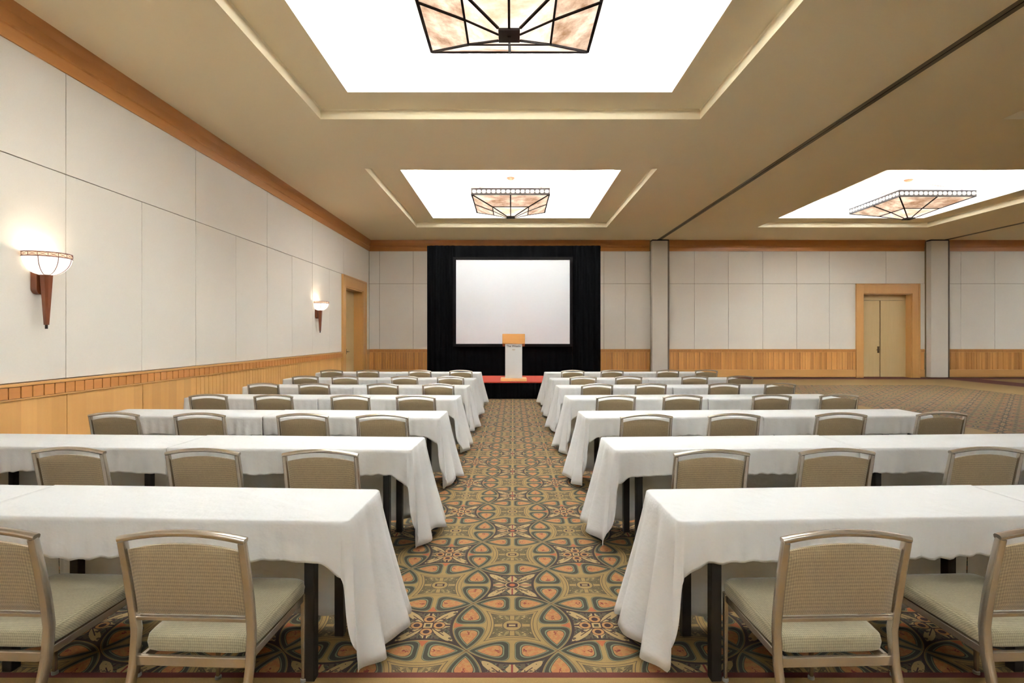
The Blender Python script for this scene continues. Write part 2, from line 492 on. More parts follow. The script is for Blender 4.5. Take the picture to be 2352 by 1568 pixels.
# ---- crown moulding
prof = [(0.0, 4.79), (0.022, 4.79), (0.026, 4.935), (0.05, 4.95), (0.055, 4.985), (0.036, 4.995), (0.05, 5.08), (0.075, 5.15), (0.09, 5.2), (0.0, 5.2)]
def extrude_prof(prof, fn, s0, s1):
    mb = MB(); n = len(prof)
    mb.add([fn(d, z, s0) for d, z in prof]+[fn(d, z, s1) for d, z in prof],
           [tuple(range(n)), tuple(reversed(range(n, 2*n)))]+[(i, (i+1) % n, (i+1) % n+n, i+n) for i in range(n)])
    return mb
mb = extrude_prof(prof, lambda d, z, s: (XL+d, s, z), YF, YB); struct(mb.build('trim_1', M['crown_y']))
mb = MB()
for s0, s1 in ((XL, 5.18), (5.90, 15.58), (16.4, XR)):
    e = extrude_prof(prof, lambda d, z, s: (s, YB-d, z), s0, s1); mb.add(e.v, e.f)
struct(mb.build('trim_2', M['crown_x']))

# ---- wainscot left
t3 = empty('trim_3', (XL, 5, 0)); struct(t3)
def rel(mb, o):
    l = o.location; mb.v = [(x-l.x, y-l.y, z-l.z) for x, y, z in mb.v]; return mb
b = MB()
seg = [YF]+[y for y in ys if YF+.2 < y < 9.2]
for s0, s1 in zip(seg[:-1], seg[1:]): b.box(XL-.02, XL+.012, s0+.004, s1-.004, .3, .91)
y = seg[-1]
while y < 16.5:
    b.box(XL-.02, XL+.012, y+.006, min(y+.12, 16.56)-.004, .3, .91); y += .12
b.box(XL-.02, XL+.012, 19.3, YB-.02, .3, .91)
rel(b, t3).build('wainscot_panelling', M['boards_left'], t3, bevel=0.002)
b = MB()
for s0, s1 in ((YF, 16.56), (19.26, YB)):
    b.box(XL-.02, XL+.028, s0, s1, .905, 1.045)
    b.box(XL-.02, XL+.055, s0, s1, 1.045, 1.075)
    b.box(XL-.02, XL+.034, s0, s1, .89, .908)
rel(b, t3).build('cap_rail', M['maple_y'], t3, bevel=0.004)
b = MB(); y = YF+.1
while y < 16.45:
    b.box(XL+.02, XL+.042, y+.006, y+.134, .912, 1.04); y += .142
rel(b, t3).build('dentil_blocks', M['crown_y'], t3, bevel=0.003)
b = MB(); b.box(XL-.02, XL+.02, YF, 16.56, 0, .28); b.box(XL-.02, XL+.035, YF, 16.56, .28, .305)
b.box(XL-.02, XL+.02, 19.26, YB, 0, .28)
struct(b.build('baseboard_left', M['maple_y'], bevel=0.003))
# ---- wainscot back
t4 = empty('trim_4', (0, YB, 0)); struct(t4)
b = MB(); c_ = MB(); d_ = MB(); e_ = MB()
for s0, s1 in ((XL, 5.2), (5.88, 13.0), (15.44, 15.6), (16.38, XR)):
    x = s0; k = 0
    while x < s1-.02:
        b.box(x+.004, min(x+.1, s1)-.004, YB-(.012 if k % 2 else .02), YB+.02, .31, .98); x += .1; k += 1
    c_.box(s0, s1, YB-.028, YB+.02, .975, 1.055); c_.box(s0, s1, YB-.05, YB+.02, 1.055, 1.085); c_.box(s0, s1, YB-.035, YB+.02, .96, .977)
    x = s0+.02
    while x < s1-.1:
        d_.box(x+.008, x+.134, YB-.038, YB-.02, .985, 1.048); x += .142
    e_.box(s0, s1, YB-.03, YB+.02, .03, .285); e_.box(s0, s1, YB-.05, YB+.02, .285, .31)
rel(b, t4).build('wainscot_battens', M['boards_back'], t4)
rel(c_, t4).build('cap_rail', M['maple_x'], t4, bevel=0.004)
rel(d_, t4).build('dentil_blocks', M['crown_x'], t4)
struct(e_.build('baseboard_back', M['maple_x'], bevel=0.003))

# ---- doors
def casing(mb, o0, o1, top, w, f, fn):
    for (a0, a1, z0, z1) in ((o0-w, o0, 0, 3.56), (o1, o1+w, 0, 3.56), (o0, o1, top, 3.56)):
        mb.box(*fn(a0, a1, 0, f), z0, z1)
    e = .05
    for (a0, a1, z0, z1) in ((o0-w, o0-w+e, 0, 3.56), (o1+w-e, o1+w, 0, 3.56), (o0-w, o1+w, 3.56-e, 3.56)):
        mb.box(*fn(a0, a1, f, f+.025), z0, z1)
d1 = struct(empty('door_1', (XL, (DL0+DL1)/2, 0)))
fL = lambda a0, a1, f0, f1: (XL+f0-.02*(f0 == 0), XL+f1, a0, a1)
b = MB(); casing(b, DL0, DL1, DTOP, .36, .035, fL); rel(b, d1).build('door_casing', M['maple_z'], d1, bevel=0.004)
b = MB()
b.box(XL-.33, XL, DL0-.02, DL0+.02, 0, DTOP); b.box(XL-.33, XL, DL1-.02, DL1+.02, 0, DTOP); b.box(XL-.33, XL, DL0+.02, DL1-.02, DTOP-.04, DTOP+.01)
rel(b, d1).build('door_jamb', M['maple_z'], d1)
mid = (DL0+DL1)/2
for a0, a1, hy in ((DL0+.02, mid-.003, mid-.09), (mid+.003, DL1-.02, mid+.09)):
    b = MB(); b.box(XL-.36, XL-.31, a0, a1, .01, DTOP-.05); lf = rel(b, d1).build('door_leaf', M['door_leaf'], d1, bevel=0.003)
    b = MB(); b.box(XL-.312, XL-.30, hy-.03, hy+.03, .95, 1.13)
    b.tube([(XL-.30, hy, 1.04), (XL-.25, hy, 1.04), (XL-.245, hy+(.13 if hy > mid else -.13), 1.04)], .012)
    rel(b, d1).build('handle', M['handle'], lf, smooth=True)
d2 = struct(empty('door_2', ((DB0+DB1)/2, YB, 0)))
fB = lambda a0, a1, f0, f1: (a0, a1, YB-f1, YB-f0+.02*(f0 == 0))
b = MB(); casing(b, DB0, DB1, DBTOP, .29, .045, fB); rel(b, d2).build('door_casing', M['maple_z'], d2, bevel=0.004)
b = MB()
b.box(DB0-.02, DB0+.02, YB, YB+.33, 0, DBTOP); b.box(DB1-.02, DB1+.02, YB, YB+.33, 0, DBTOP); b.box(DB0, DB1, YB, YB+.33, DBTOP-.03, DBTOP+.01)
rel(b, d2).build('door_jamb', M['maple_z'], d2)
b = MB(); b.box(DB0+.02, DB1-.02, YB+.27, YB+.33, 2.95, DBTOP-.03); rel(b, d2).build('header_panel', M['door_leaf'], d2)
for a0, a1, h in ((DB0+.02, DBC-.02, 1), (DBC+.02, DB1-.02, 0)):
    b = MB(); b.box(a0, a1, YB+.27, YB+.32, .01, 2.94); lf = rel(b, d2).build('door_leaf', M['door_leaf'], d2, bevel=0.003)
    if h:
        b = MB(); b.box(DBC-.11, DBC-.04, YB+.255, YB+.272, .93, 1.18)
        b.tube([(DBC-.075, YB+.26, 1.05), (DBC-.075, YB+.20, 1.05), (DBC-.18, YB+.195, 1.05)], .014)
        rel(b, d2).build('handle', M['handle'], lf, smooth=True)

# ---- ceiling tracks and partition stacks
for n, X in enumerate((5.50, 16.30)):
    b = MB()
    b.box(X-.075, X-.012, YF, YB-.1, ZC-.008, ZC+.01); b.box(X+.012, X+.075, YF, YB-.1, ZC-.008, ZC+.01)
    t = struct(b.build('trim_%d' % (5+n), M['track']))
    b = MB(); b.box(-.012, .012, YF, YB-.1, ZC-.003, ZC+.005); sl = b.build('track_slot', M['black_gap'], t); sl.location = (X, 0, 0)
for (x0, x1, lab) in ((5.22, 5.80, 'pale folding partition end standing against the wall between screen and double door'),
                      (15.66, 16.30, 'pale folding partition end standing just right of the double door')):
    t = tag(empty('folding_partition', ((x0+x1)/2, YB-.22, 0)), lab, 'partition', 'folded partition ends on the far wall')
    w = (x1-x0)/2
    b = MB(); b.box(-w, w, -.03, .20, .03, ZC-.05); b.build('panel', M['partition'], t, bevel=0.006)
    b = MB(); b.box(w+.001, w+.06, -.028, .20, .02, ZC-.04); b.box(w+.02, w+.03, -.012, 0, .02, ZC-.04); b.build('edge_seal', M['partition_edge'], t)
    b = MB(); b.box(-w+.01, w+.05, -.01, .19, ZC-.049, ZC-.009); b.build('top_seal', M['black_gap'], t)

# ------------------------------------------------------------------ stage, lectern, screen, backdrop
st = tag(empty('stage', (0, 13.15, 0)), 'low red-carpeted stage platform with black pleated skirt at aisle end', 'stage')
b = MB(); b.box(-2.0, 2.0, 0.0, 2.0, .405, .43); b.build('deck', M['red'], st)
def pleat(mb, x0, x1, y, z0, z1, amp, per, thick=.02, seed=0):
    n = int((x1-x0)/per*8)+1; vs = []
    for k in range(n+1):
        x = x0+(x1-x0)*k/n; o = amp*math.sin(2*PI*(x-x0)/per)+amp*.4*math.sin(2*PI*(x-x0)/(per*2.7)+seed)
        vs.append((x, y+o))
    pts = [(x, yy, z) for z in (z0, z1) for x, yy in vs]+[(x, yy+thick, z) for z in (z0, z1) for x, yy in vs]
    N = n+1; fs = []
    for k in range(n):
        fs += [(k, k+1, N+k+1, N+k), (2*N+k, 3*N+k, 3*N+k+1, 2*N+k+1), (N+k, N+k+1, 3*N+k+1, 3*N+k), (k, 2*N+k, 2*N+k+1, k+1)]
    fs += [(0, N, 3*N, 2*N), (N-1, 3*N-1, 4*N-1, 2*N-1)]
    mb.add(pts, fs)
b = MB(); pleat(b, -2.0, 2.0, -.03, .005, .40, .008, .09); b.build('skirt', M['black_drape'], st, smooth=True)
for x in (-1.9, -.6, .6, 1.9):
    for y in (.1, 1.9):
        b = MB(); b.box(x-.025, x+.025, y-.025, y+.025, 0, .404); b.build('leg', M['table_black'], st)

bd = tag(empty('backdrop_curtain', (.02, 15.36, 0)), 'tall black drape surround framing the projection screen', 'curtain')
b = MB(); pleat(b, -2.55, -1.74, 0, .02, 4.25, .018, .16, seed=1); b.build('side_drape', M['black_drape'], bd, smooth=True)
b = MB(); pleat(b, 1.74, 2.57, 0, .02, 4.25, .018, .16, seed=2); b.build('side_drape', M['black_drape'], bd, smooth=True)
b = MB(); pleat(b, -1.74, 1.74, .02, 3.70, 4.25, .012, .22, seed=3); b.build('valance', M['black_drape'], bd, smooth=True)
b = MB(); pleat(b, -1.74, 1.74, .02, .02, 1.40, .012, .2, seed=4); b.build('skirt', M['black_drape'], bd, smooth=True)
b = MB(); b.tube([(-2.56, .06, 4.2), (2.58, .06, 4.2)], .02); b.tube([(-2.5, .08, 0), (-2.5, .08, 4.2)], .02); b.tube([(2.5, .08, 0), (2.5, .08, 4.2)], .02)
b.build('pipe_frame', M['table_black'], bd, smooth=True)

ps = tag(empty('projection_screen', (0, 15.27, 0)), 'large blank white projection screen with black frame above the stage', 'screen')
x0, x1, z0, z1 = -1.665, 1.668, 1.355, 3.815
b = MB(); b.add([(x0, 0, z0), (x1, 0, z0), (x1, 0, z1), (x0, 0, z1), (x0, .006, z0), (x1, .006, z0), (x1, .006, z1), (x0, .006, z1)],
      [(0, 1, 2, 3), (7, 6, 5, 4), (0, 4, 5, 1), (1, 5, 6, 2), (2, 6, 7, 3), (3, 7, 4, 0)])
b.build('screen_surface', M['screen'], ps)
b = MB(); f = .085
b.box(x0-f, x1+f, -.012, .02, z0-f, z0); b.box(x0-f, x1+f, -.012, .02, z1, z1+f); b.box(x0-f, x0, -.012, .02, z0, z1); b.box(x1, x1+f, -.012, .02, z0, z1)
b.build('frame', M['screen_frame'], ps, bevel=0.004)
for x in (-1.2, 1.2):
    b = MB(); b.box(x-.02, x+.02, .18, .21, 0.0, z0+.1); b.box(x-.02, x+.02, .02, .18, z0+.06, z0+.09); b.build('leg', M['screen_frame'], ps)

le = tag(empty('lectern', (.02, 13.55, .43)), 'wooden lectern with white lettered front panel standing on the red stage', 'lectern')
b = MB(); b.box(-.335, .335, -.27, .25, 0, .07); b.build('base', M['lectern_base'], le, bevel=0.01)
b = MB(); b.box(-.205, .205, -.13, .15, .0701, .97); b.build('column', M['lectern_base'], le, bevel=0.004)
b = MB(); b.box(-.218, .218, -.175, -.131, .075, 1.02); pn = b.build('front_panel', M['panel_white'], le, bevel=0.008); pn['label'] = 'white front panel'
b = MB()
b.hexa([(-.29, -.20, .955), (.29, -.20, .955), (.29, .26, .88), (-.29, .26, .88)], [(-.29, -.20, 1.215), (.29, -.20, 1.215), (.29, .26, 1.06), (-.29, .26, 1.06)])
b.v = [(x, y if y > 0 else y-.0, z) for x, y, z in b.v]
rd = b.build('reading_desk', M['lectern_wood'], le, bevel=0.008)
cu = bpy.data.curves.new('lettering', 'FONT'); cu.body = 'The Westin'; cu.align_x = 'CENTER'; cu.size = .078; cu.extrude = .001; cu.offset = .0012
to = bpy.data.objects.new('tmp_text', cu); COL.objects.link(to)
dg = bpy.context.evaluated_depsgraph_get(); me = bpy.data.meshes.new_from_object(to.evaluated_get(dg)); me.materials.clear(); me.materials.append(M['ink'])
bpy.data.objects.remove(to); lt = bpy.data.objects.new('lettering', me); COL.objects.link(lt); lt.parent = pn
lt.location = (0, -.1765, .872); lt.rotation_euler = (PI/2, 0, 0); lt['label'] = 'small dark lettering'
b = MB(); b.sweep([(0, -.1752, .805), (0, -.177, .805)], .085, .04, up=(0, 0, 1), n=20, exp=2.0); b.build('emblem', M['mark'], pn)
# front panel hangs below the desk
# ------------------------------------------------------------------ lamps
CAMZ = 1.603
def make_lamp():
    root = empty('ceiling_lamp', (0, 0, 0))      # origin at the canopy plane; shade hangs below
    a, w, tp = 0.99, 0.48, 0.115
    zr, zm, zt = 3.60+CAMZ, 3.41+CAMZ, 3.25+CAMZ
    band = .145
    def ring(h, z): return [Vector((-h, -h, z)), Vector((h, -h, z)), Vector((h, h, z)), Vector((-h, h, z))]
    O, I, T = ring(a, zr), ring(w, zm), ring(tp, zt)
    for k in range(4):
        k2 = (k+1) % 4
        om, im, tm = (O[k]+O[k2])/2, (I[k]+I[k2])/2, (T[k]+T[k2])/2
        for quad, mt in (((O[k], om, im, I[k]), 'lamp_glass'), ((om, O[k2], I[k2], im), 'lamp_glass'),
                     ((I[k], im, tm, T[k]), 'lamp_glass_inner'), ((im, I[k2], T[k2], tm), 'lamp_glass_inner')):
            b = MB(); up = Vector((0, 0, .008))
            b.hexa(quad, [q+up for q in quad]); b.build('glass_pane', M[mt], root)
    b = MB()
    for k in range(4):
        k2 = (k+1) % 4
        om, im, tm = (O[k]+O[k2])/2, (I[k]+I[k2])/2, (T[k]+T[k2])/2
        dn = Vector((0, 0, -.004))
        for p, q, t in ((O[k], I[k], .042), (I[k], T[k], .038), (om, im, .045), (im, tm, .036), (I[k], I[k2], .034), (O[k], O[k2], .05)):
            b.sweep([p+dn, q+dn], t, t*.7, n=4, exp=2)
        # thin leading
        for f_ in (.5,):
            pass
    b.build('leaded_frame', M['metal_dark'], root)
    b = MB(); b.box(-tp, tp, -tp, tp, zt-.03, zt+.005); b.box(-.02, .02, -.02, .02, zt-.045, zt-.03); b.build('bottom_plate', M['metal_dark'], root, bevel=0.004)
    b = MB(); g = .012
    for z in (zr+.008, zr+band-.008):
        hh = .021
        b.box(-a-g, a+g, -a-g, -a+g, z-hh, z+hh); b.box(-a-g, a+g, a-g, a+g, z-hh, z+hh)
        b.box(-a-g, -a+g, -a, a, z-hh, z+hh); b.box(a-g, a+g, -a, a, z-hh, z+hh)
    n = 16
    for k in range(n+1):
        c = -a+2*a*k/n; h = .010
        for s in (-1, 1):
            b.box(c-h, c+h, s*a-.008, s*a+.008, zr+.02, zr+band-.02)
            b.box(s*a-.008, s*a+.008, c-h, c+h, zr+.02, zr+band-.02)
    b.build('rim', M['metal_dark'], root)
    b = MB(); b.box(-a, a, -a-.003, -a+.003, zr, zr+band); b.box(-a, a, a-.003, a+.003, zr, zr+band)
    b.box(-a-.003, -a+.003, -a, a, zr, zr+band); b.box(a-.003, a+.003, -a, a, zr, zr+band); b.build('rim_backing', M['metal_dark'], root)
    b = MB()
    for k in range(n):
        c = -a+2*a*(k+.5)/n
        for s in (-1, 1):
            zc = zr+band/2
            for (P0, P1, up) in (((c, s*a-.009, zc), (c, s*a+.009, zc), (0, 0, 1)), ((s*a-.009, c, zc), (s*a+.009, c, zc), (0, 0, 1))):
                b.sweep([P0, P1], 2*a/n*.82, band*.62, up=up, n=16, exp=2.4)
    b.build('bead_band', M['bead_glass'], root)
    b = MB(); b.lathe([(.02, Z3-.06), (.07, Z3-.05), (.11, Z3-.02), (.115, Z3-.001)], n=24); b.build('canopy', M['copper'], root, smooth=True)
    for sx in (-1, 1):
        for sy in (-1, 1):
            b = MB(); b.tube([(sx*.03, sy*.03, Z3-.05), (sx*a*.93, sy*a*.93, zr+band)], .004, 6); b.build('cable', M['copper'], root)
    return root
lamp0 = make_lamp()
places = [(-.04, 5.62, 'large leaded glass ceiling lamp nearest the camera, cut by the top edge'),
          (-.06, 14.28, 'leaded glass ceiling lamp hanging above the projection screen area'),
          (10.98, 14.45, 'leaded glass ceiling lamp in the separate right-hand ceiling recess')]
for k, (x, y, lab) in enumerate(places):
    o = lamp0 if k == 0 else copy_tree(lamp0)
    o.location = (x, y, 0); tag(o, lab, 'ceiling lamp', 'leaded glass ceiling lamps')
    L = bpy.data.lights.new('lamp_bulb', 'POINT'); L.energy = 30; L.color = (1, .88, .72); L.shadow_soft_size = .12
    lo = bpy.data.objects.new('lamp_bulb', L); lo.location = (x, y, 3.62+CAMZ); COL.objects.link(lo)

def make_sconce():
    root = empty('wall_sconce', (0, 0, 0))       # origin on the wall at camera height plane; +x leaves the wall
    R = .225; cx = .12; zt = .93; zb = .69; n = 28
    def ringpt(r, th):                            # D-shape: clipped at the wall
        x = cx+r*math.cos(th); return (max(x, .012), r*math.sin(th))
    b = MB(); prof = []
    for k in range(11):
        t = k/10*PI/2; prof.append((.045+(R-.045)*math.sin(t)**1.15, zt-.045-(zt-.045-zb)*math.cos(t)))
    def dring(mb, prof, inner=False):
        o = len(mb.v)
        for r, z in prof:
            for q in range(n):
                x, y = ringpt(r, 2*PI*q/n); mb.v.append((x, y, z+CAMZ))
        for i in range(len(prof)-1):
            for q in range(n):
                a = o+i*n+q; c = o+i*n+(q+1) % n; mb.f.append((a, c, c+n, a+n))
    dring(b, prof); b.build('glass_bowl', M['bowl_glass'], root, smooth=True, solid=.006, auto=False)
    b = MB(); dring(b, [(R+.001, zt-.047), (R+.002, zt)]); rb = b.build('rim_band', M['bead_glass'], root, smooth=True, solid=.005, auto=False)
    b = MB()
    for z in (zt, zt-.048):
        pts = [ringpt(R+.006, 2*PI*q/n)+(z+CAMZ,) for q in range(n+1)]
        b.tube(pts, .0045, 6)
    m_ = 10
    for k in range(m_):
        t0 = -PI*.62+PI*1.24*k/m_; t1 = -PI*.62+PI*1.24*(k+1)/m_
        for (ta, za, tb, zc) in ((t0, zt, t0, zt-.048), (t0, zt, t1, zt-.048), (t1, zt, t0, zt-.048)):
            tm = (ta+tb)/2
            b.tube([ringpt(R+.007, ta)+(za+CAMZ,), ringpt(R+.009, tm)+((za+zc)/2+CAMZ,), ringpt(R+.007, tb)+(zc+CAMZ,)], .0018 if ta != tb else .003, 5)
    b.build('rim_lattice', M['lead'], root)
    b = MB()
    for th in (-1.15, -.38, .38, 1.15):
        b.tube([ringpt(r+.004, th)+(z+CAMZ-.001,) for r, z in prof], .0038, 5)
    b.build('bowl_ribs', M['lead'], root)
    b = MB()
    b.sweep([(cx, 0, z+CAMZ) for z in (.70, .55, .35, .12)], .11, .11, up=(1, 0, 0), n=8, scales=[1, .86, .66, .42], exp=3)
    b.build('tapered_stem', M['sconce_wood'], root, smooth=True)
    b = MB(); b.tube([(cx, 0, .12+CAMZ), (cx, 0, .075+CAMZ)], .014, 8); b.build('finial', M['metal_dark'], root, smooth=True)
    b = MB()
    o = []
    for k in range(17):
        t = PI*k/16; o.append((math.cos(t)*.07, math.sin(t)))
    pts = [(-.07, .74)]+[(-c, .53-s*.065) for c, s in o]+[(.07, .74)]
    nn = len(pts)
    b.add([(0.001, y, z+CAMZ) for y, z in pts]+[(.065, y*.9, z+CAMZ) for y, z in pts], [tuple(range(nn)), tuple(reversed(range(nn, 2*nn)))]+[(i, (i+1) % nn, (i+1) % nn+nn, i+nn) for i in range(nn)])
    b.box(.05, .10, -.02, .02, .56+CAMZ, .62+CAMZ)
    b.build('back_plate', M['sconce_wood'], root, bevel=0.003)
    return root
sc0 = make_sconce()
for k, (y, lab) in enumerate(((5.95, 'large torch-shaped wall sconce with glowing bowl, nearer one at left edge'), (14.40, 'smaller-looking torch-shaped wall sconce beside the left door casing'))):
    o = sc0 if k == 0 else copy_tree(sc0)
    o.location = (XL, y, 0); tag(o, lab, 'wall sconce', 'sconces on the left wall')
    L = bpy.data.lights.new('sconce_bulb', 'POINT'); L.energy = 1.7; L.color = (1, .9, .76); L.shadow_soft_size = .04
    lo = bpy.data.objects.new('sconce_bulb', L); lo.location = (XL+.13, y, CAMZ+.86); COL.objects.link(lo)

# ------------------------------------------------------------------ tables and cloths
TL, TW, TH = 1.83, .46, .745
ANG = math.radians(2.7)
def make_table():
    root = empty('banquet_table', (0, 0, 0))
    b = MB(); b.box(.02, TL, .01, TW+.01, TH-.03, TH); b.build('tabletop', M['table_top'], root, bevel=0.003)
    for x in (.19, TL-.17):
        for y in (.06, TW-.04):
            b = MB(); b.box(x-.024, x+.024, y-.024, y+.024, .0, TH-.031); b.build('leg', M['table_black'], root, bevel=0.003)
        b = MB(); b.box(x-.015, x+.015, .085, TW-.065, TH-.07, TH-.031); b.build('leg_rail', M['table_black'], root)
    return root

def ss(t): t = max(0, min(1, t)); return t*t*(3-2*t)
def make_cloth(seed, mirror, xin):
    rnd = random.Random(seed)
    ph = [rnd.uniform(0, 2*PI) for _ in range(8)]
    W = TW+.02; top = TH+.012; rc = .02
    cols = []   # (px, py, nx, ny, region, s)
    step = .02
    # front edge, from inner end to the corner
    n = int((xin-rc)/step)
    for k in range(n+1): x = xin-(xin-rc)*k/n; cols.append((x, 0, 0, -1, 'F', x))
    nA = 12
    for k in range(1, nA): t = k/nA*PI/2; cols.append((rc-rc*math.sin(t), rc-rc*math.cos(t), -math.sin(t), -math.cos(t), 'A', k/nA))
    n = int((W-2*rc)/.014)
    for k in range(n+1): y = rc+(W-2*rc)*k/n; cols.append((0, y, -1, 0, 'E', y))
    for k in range(1, nA): t = k/nA*PI/2; cols.append((rc-rc*math.cos(t), W-rc+rc*math.sin(t), -math.cos(t), math.sin(t), 'B', k/nA))
    n = int((xin-rc)/(step*1.5))
    for k in range(n+1): x = rc+(xin-rc)*k/n; cols.append((x, W, 0, 1, 'K', x))
    NT = 16; vs = []; fs = []
    seam = rnd.uniform(.0, .05)
    for (px, py, nx, ny, reg, s) in cols:
        lat = 0.0
        if reg == 'F':
            D = .195+.004*math.sin(s*64+ph[0])+.006*math.sin(s*17+ph[1])+seam*.5*ss((s-xin+.12)/.12)+.06*ss((.14-s)/.12)
            F = -.012+.010*math.sin(s*9+ph[2]); A = .006*math.sin(s*68+ph[3]); Fc = .02*ss((.10-s)/.08)
            A += Fc; w = 0
        elif reg == 'A':
            D = .262+.34*ss(s)
            F = .01+.035*s; A = -.035*math.sin(s*PI); w = s
        elif reg == 'E':
            D = .602+.125*ss((s)/.07)-.045*ss((s-.1)/.2)+.014*math.sin(s*18+ph[4])
            F = .045+.115*ss(s/.42); A = .032*math.sin(s*32+ph[5])*ss(s/.05)*ss((W-s)/.08)+.012*math.sin(s*55+ph[6]); w = 1
            lat = -.03*(1-s/W)
        elif reg == 'B':
            D = .675+.02*s; F = .16+.05*math.sin(s*PI)-.09*s; A = 0; w = 1-s
        else:
            D = .70+.01*math.sin(s*14+ph[5]); F = .07*ss((.25-s)/.25)+.015; A = .012*math.sin(s*22+ph[6]); w = 0
        D = min(D, top-.012)
        for k in range(NT+1):
            t = k/NT
            if k == 0: vs.append((px, py, top)); continue
            t = (k-1)/(NT-1)
            bend = .010
            o = bend+(F*t**1.15)+A*(t**.8)
            z = top-.008-(D-.008)*t
            if k == 1: o = bend*.8; z = top-.005
            vs.append((px+nx*o, py+ny*o+lat*t*t, z))
    NC = len(cols); R1 = NT+1
    for i in range(NC-1):
        for k in range(NT):
            a = i*R1+k; fs.append((a, a+1, a+1+R1, a+R1))
    fs.append(tuple(i*R1 for i in range(NC)))
    if mirror: vs = [(-x, y, z) for x, y, z in vs]
    return vs, fs
cloth_meshes = {}
def cloth_obj(seed, mirror, xin):
    key = (seed, mirror, xin)
    if key not in cloth_meshes:
        mb = MB(); vs, fs = make_cloth(seed, mirror, xin); mb.add(vs, fs)
        o = mb.build('tablecloth', M['cloth'], None, smooth=True, solid=.0015, auto=False)
        o.data.set_sharp_from_angle(angle=math.radians(70))
        cloth_meshes[key] = o; return o
    c = cloth_meshes[key].copy(); COL.objects.link(c); return c

tab0 = make_table(); used = [False]
near = [2.365, 3.83, 5.33, 6.86, 8.38, 9.88, 11.55]
ORD = ['nearest', 'second', 'third', 'fourth', 'fifth', 'sixth', 'farthest']
rowname = ['row nearest camera', 'second row from camera', 'third row from camera', 'middle row', 'third row from stage',
           'second row from stage', 'row nearest stage']
gap = .01
for r, y in enumerate(near):
    for sd in (-1, 1):
        side = 'left' if sd < 0 else 'right'
        xa = .755*sd
        ca, sa = math.cos(ANG), math.sin(ANG)
        for which in (0, 1):
            # aisle table: local x outward; outer table: local x inward from its outer end
            if which == 0: ox, oy, mir = xa, y, sd < 0; rz = ANG*sd
            else:
                Lo = 2*TL+.03
                ox, oy, mir = xa+sd*Lo*ca, y+Lo*sa, sd > 0; rz = ANG*sd
            t = tab0 if not used[0] else copy_tree(tab0); used[0] = True
            sgn = -1 if mir else 1
            if mir:   # turn a table end for end (it is symmetric about its length)
                # place by rotating half a turn about z and shifting by the depth
                t.rotation_euler = (0, 0, rz+PI)
                t.location = (ox-math.sin(rz)*(TW+.02), oy+math.cos(rz)*(TW+.02), 0)
            else:
                t.rotation_euler = (0, 0, rz); t.location = (ox, oy, 0)
            where = ('aisle end one' if which == 0 else ('outer one'))
            tag(t, 'narrow black-legged table under white cloth, %s, %s of aisle, %s' % (where, side, rowname[r]), 'table', 'cloth-covered classroom tables')
            c = cloth_obj((r*4+which*2+(sd > 0)) % 9, mir, TL+.016 if which == 0 else TL+.010)
            c.location = (ox, oy, .004 if which == 0 else 0.0); c.rotation_euler = (0, 0, rz)
            tag(c, 'white linen cloth over the %s table %s of aisle, %s' % ('aisle end' if which == 0 else 'outer', side, rowname[r]), 'tablecloth', 'white tablecloths')

